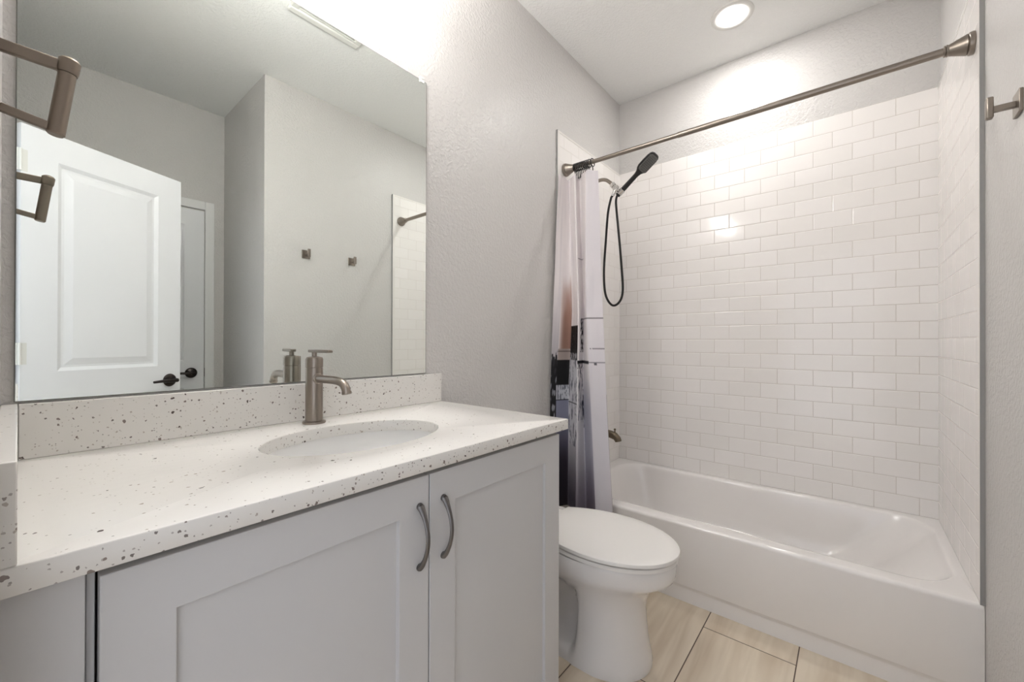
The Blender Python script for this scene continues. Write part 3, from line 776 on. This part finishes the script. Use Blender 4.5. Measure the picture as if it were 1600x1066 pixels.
def cpaint(s, z):
    y = ypx(z)       # curtain print: pale top, painted skyline band, dusky lower part
    white = (234, 227, 227); lil = (200, 198, 203); c = mixc(white, lil, smoothstep(470, 700, y))
    seg = int(min(s, 5.999)); f = s-seg
    n_ = nz(s*3, z*4, 1, 2); c = mixc(c, (205, 198, 202), .35*smoothstep(.0, .5, n_))
    fine = nz(s*9, z*42, 1, 5); fine2 = nz(s*22, z*70, 1, 9)
    if seg == 0:
        c = mixc(c, (172, 166, 172), smoothstep(420, 560, y)*.7)
        if y > 553+14*fine: c = mixc((22, 21, 25), (128, 128, 136), smoothstep(.12, .3, nz(s*5, z*26, 1, 5)) * (1 if y > 585 else .2))
        if y > 650: c = mixc(c, (38, 33, 42), .8)
    elif seg == 1:
        if 425 < y < 543:
            c = mixc(c, (158, 122, 108), smoothstep(415, 500, y+24*nz(s*5, z*7))*smoothstep(-.05, .45, f))
            c = mixc(c, (120, 84, 72), .7*smoothstep(.75, 1, f)*smoothstep(425, 460, y))
        elif 543 <= y < 561: c = (168, 154, 148) if int(y) not in (546, 547, 552) else (90, 78, 74)
        elif 561 <= y < 600: c = (16, 16, 18)
        elif 600 <= y < 622: c = (186, 188, 196) if fine > -.1 else (110, 112, 122)
        elif 622 <= y < 624: c = (30, 30, 34)
        elif y >= 624: c = mixc((128, 130, 150), (40, 34, 44), smoothstep(640, 730, y))
    elif seg == 2:
        if 507 < y < 549: c = (18, 18, 20) if fine2 < .3 else (60, 60, 66)
        elif 549 <= y < 560: c = (60, 58, 62) if fine > 0 else (150, 148, 152)
        elif 560 <= y < 690: c = mixc((208, 206, 212), (112, 112, 122), smoothstep(.0, .35, nz(s*6, z*16, 1, 5)+.5*fine2))
        if 625 <= y < 627: c = (34, 34, 40)
        c = mixc(c, (74, 68, 82), .85*smoothstep(660, 780, y))
    elif seg == 3:
        if 497 <= y < 548 and .35 < f < .95 and fine > -.12: c = (40, 38, 42)
        if 560 <= y < 565: c = (24, 24, 28)
        if 565 <= y < 574 and fine > 0: c = (70, 68, 74)
        if 574 <= y < 650: c = mixc(c, (104, 104, 114), smoothstep(.05, .35, nz(s*6, z*18, 1, 6)+.4*fine2))
        if 605 <= y < 665: c = mixc(c, (40, 42, 54), smoothstep(.1, .3, (f-.45)+.5*fine-abs(y-632)/90))
        c = mixc(c, (96, 88, 104), .75*smoothstep(670, 790, y))
    elif seg == 4:
        if 560 <= y < 565: c = (40, 40, 46)
        c = mixc(c, (146, 146, 164), .7*smoothstep(575, 640, y)); c = mixc(c, (86, 74, 88), .75*smoothstep(680, 790, y))
    else:
        c = mixc(c, (212, 208, 216), .5)
        if 542 <= y < 544 and f > .1+.5*fine: c = (104, 100, 106)
        if 562.3 <= y < 563.6: c = (120, 118, 126)
        if 564 <= y < 567 and .35 < f < .52: c = (80, 78, 86)
        if f > .975 and y > 610: c = (120, 106, 104)
    if 496.2 <= y < 497.8 and s > 3.4: c = (66, 60, 64)
    if 393 <= y < 394.2 and 0 < s < 1: c = mixc(c, (130, 126, 130), .7)
    if 402 <= y < 403.4 and 3.2 < s < 4.4: c = mixc(c, (120, 116, 120), .7)
    return c
b = bm_(); colr = b.verts.layers.float_color.new('print'); grid = []
for j in range(NV+1):
    z = 2.035 + (.288-2.035)*j/NV
    P_ = ridge(z); Q = [P_[0]*2-P_[1]] + P_ + [P_[-1]*2-P_[-2]]
    row = []
    sag = 0
    for i in range(NU+1):
        s = i/NU*6; k = int(min(s, 5.9999)); t = s-k
        a, p, q, d = Q[k], Q[k+1], Q[k+2], Q[k+3]; ten = .38
        m1 = (q-a)*ten; m2 = (d-p)*ten
        pt = (2*t**3-3*t*t+1)*p + (t**3-2*t*t+t)*m1 + (-2*t**3+3*t*t)*q + (t**3-t*t)*m2
        top = .010*abs(sin(s*pi*.95))*max(0, 1-j/12)
        wob = .0035*nz(s*1.6, z*2.3, 1, 4)
        v = b.verts.new((pt.x+wob, min(pt.y, -.011), z-top))
        c = cpaint(s, z); v[colr] = lin(c)
        row.append(v)
    grid.append(row)
for j in range(NV):
    for i in range(NU):
        b.faces.new((grid[j][i], grid[j+1][i], grid[j+1][i+1], grid[j][i+1]))
M_curt = mat('printed_polyester_curtain', (225, 220, 222), .6, spec=.3); nt = M_curt.node_tree
at = N(nt, 'ShaderNodeVertexColor'); at.layer_name = 'print'; nt.links.new(at.outputs['Color'], nt.nodes['Principled BSDF'].inputs['Base Color'])
cur = obj('shower_curtain', b, M_curt, smooth=True, angle=180)
md = cur.modifiers.new('thickness', 'SOLIDIFY'); md.thickness = .0012
tag(cur, 'drawn shower curtain printed with a black, white and rust painting, bunched at the left wall', 'shower curtain')

# curtain rings: bunched, black
ys = [-.072+.0 - i*.0098 for i in range(9)] + [-.160, -.178]
ring_src = None
places = ['nearest the left wall', 'last of the bunch, nearest the loose edge of the curtain']
for i, y in enumerate(ys):
    b = bm_()
    lean = random.uniform(-.12, .12) if i < 10 else 0
    pts = []
    for k in range(29):
        a = -pi*.5 + 2*pi*k/28
        pts.append((XR+.0205*cos(a), y+lean*.0205*sin(a), HR-.003+.0195*sin(a)))
    pts = [(XR+.003, y+.0, HR-.064), (XR+.004, y, HR-.050), (XR+.003, y, HR-.034)] + pts
    tube(b, pts, .0028, 8)
    o = obj('curtain_ring', b, M_black, smooth=True, angle=80)
    if i == 0: lab = 'black curtain ring nearest the wall flange of the rod'
    elif i == len(ys)-1: lab = 'black curtain ring on its own at the loose end of the curtain'
    else: lab = 'black curtain ring within the tight bunch on the rod'
    tag(o, lab, 'curtain ring', 'black curtain rings on the rod')
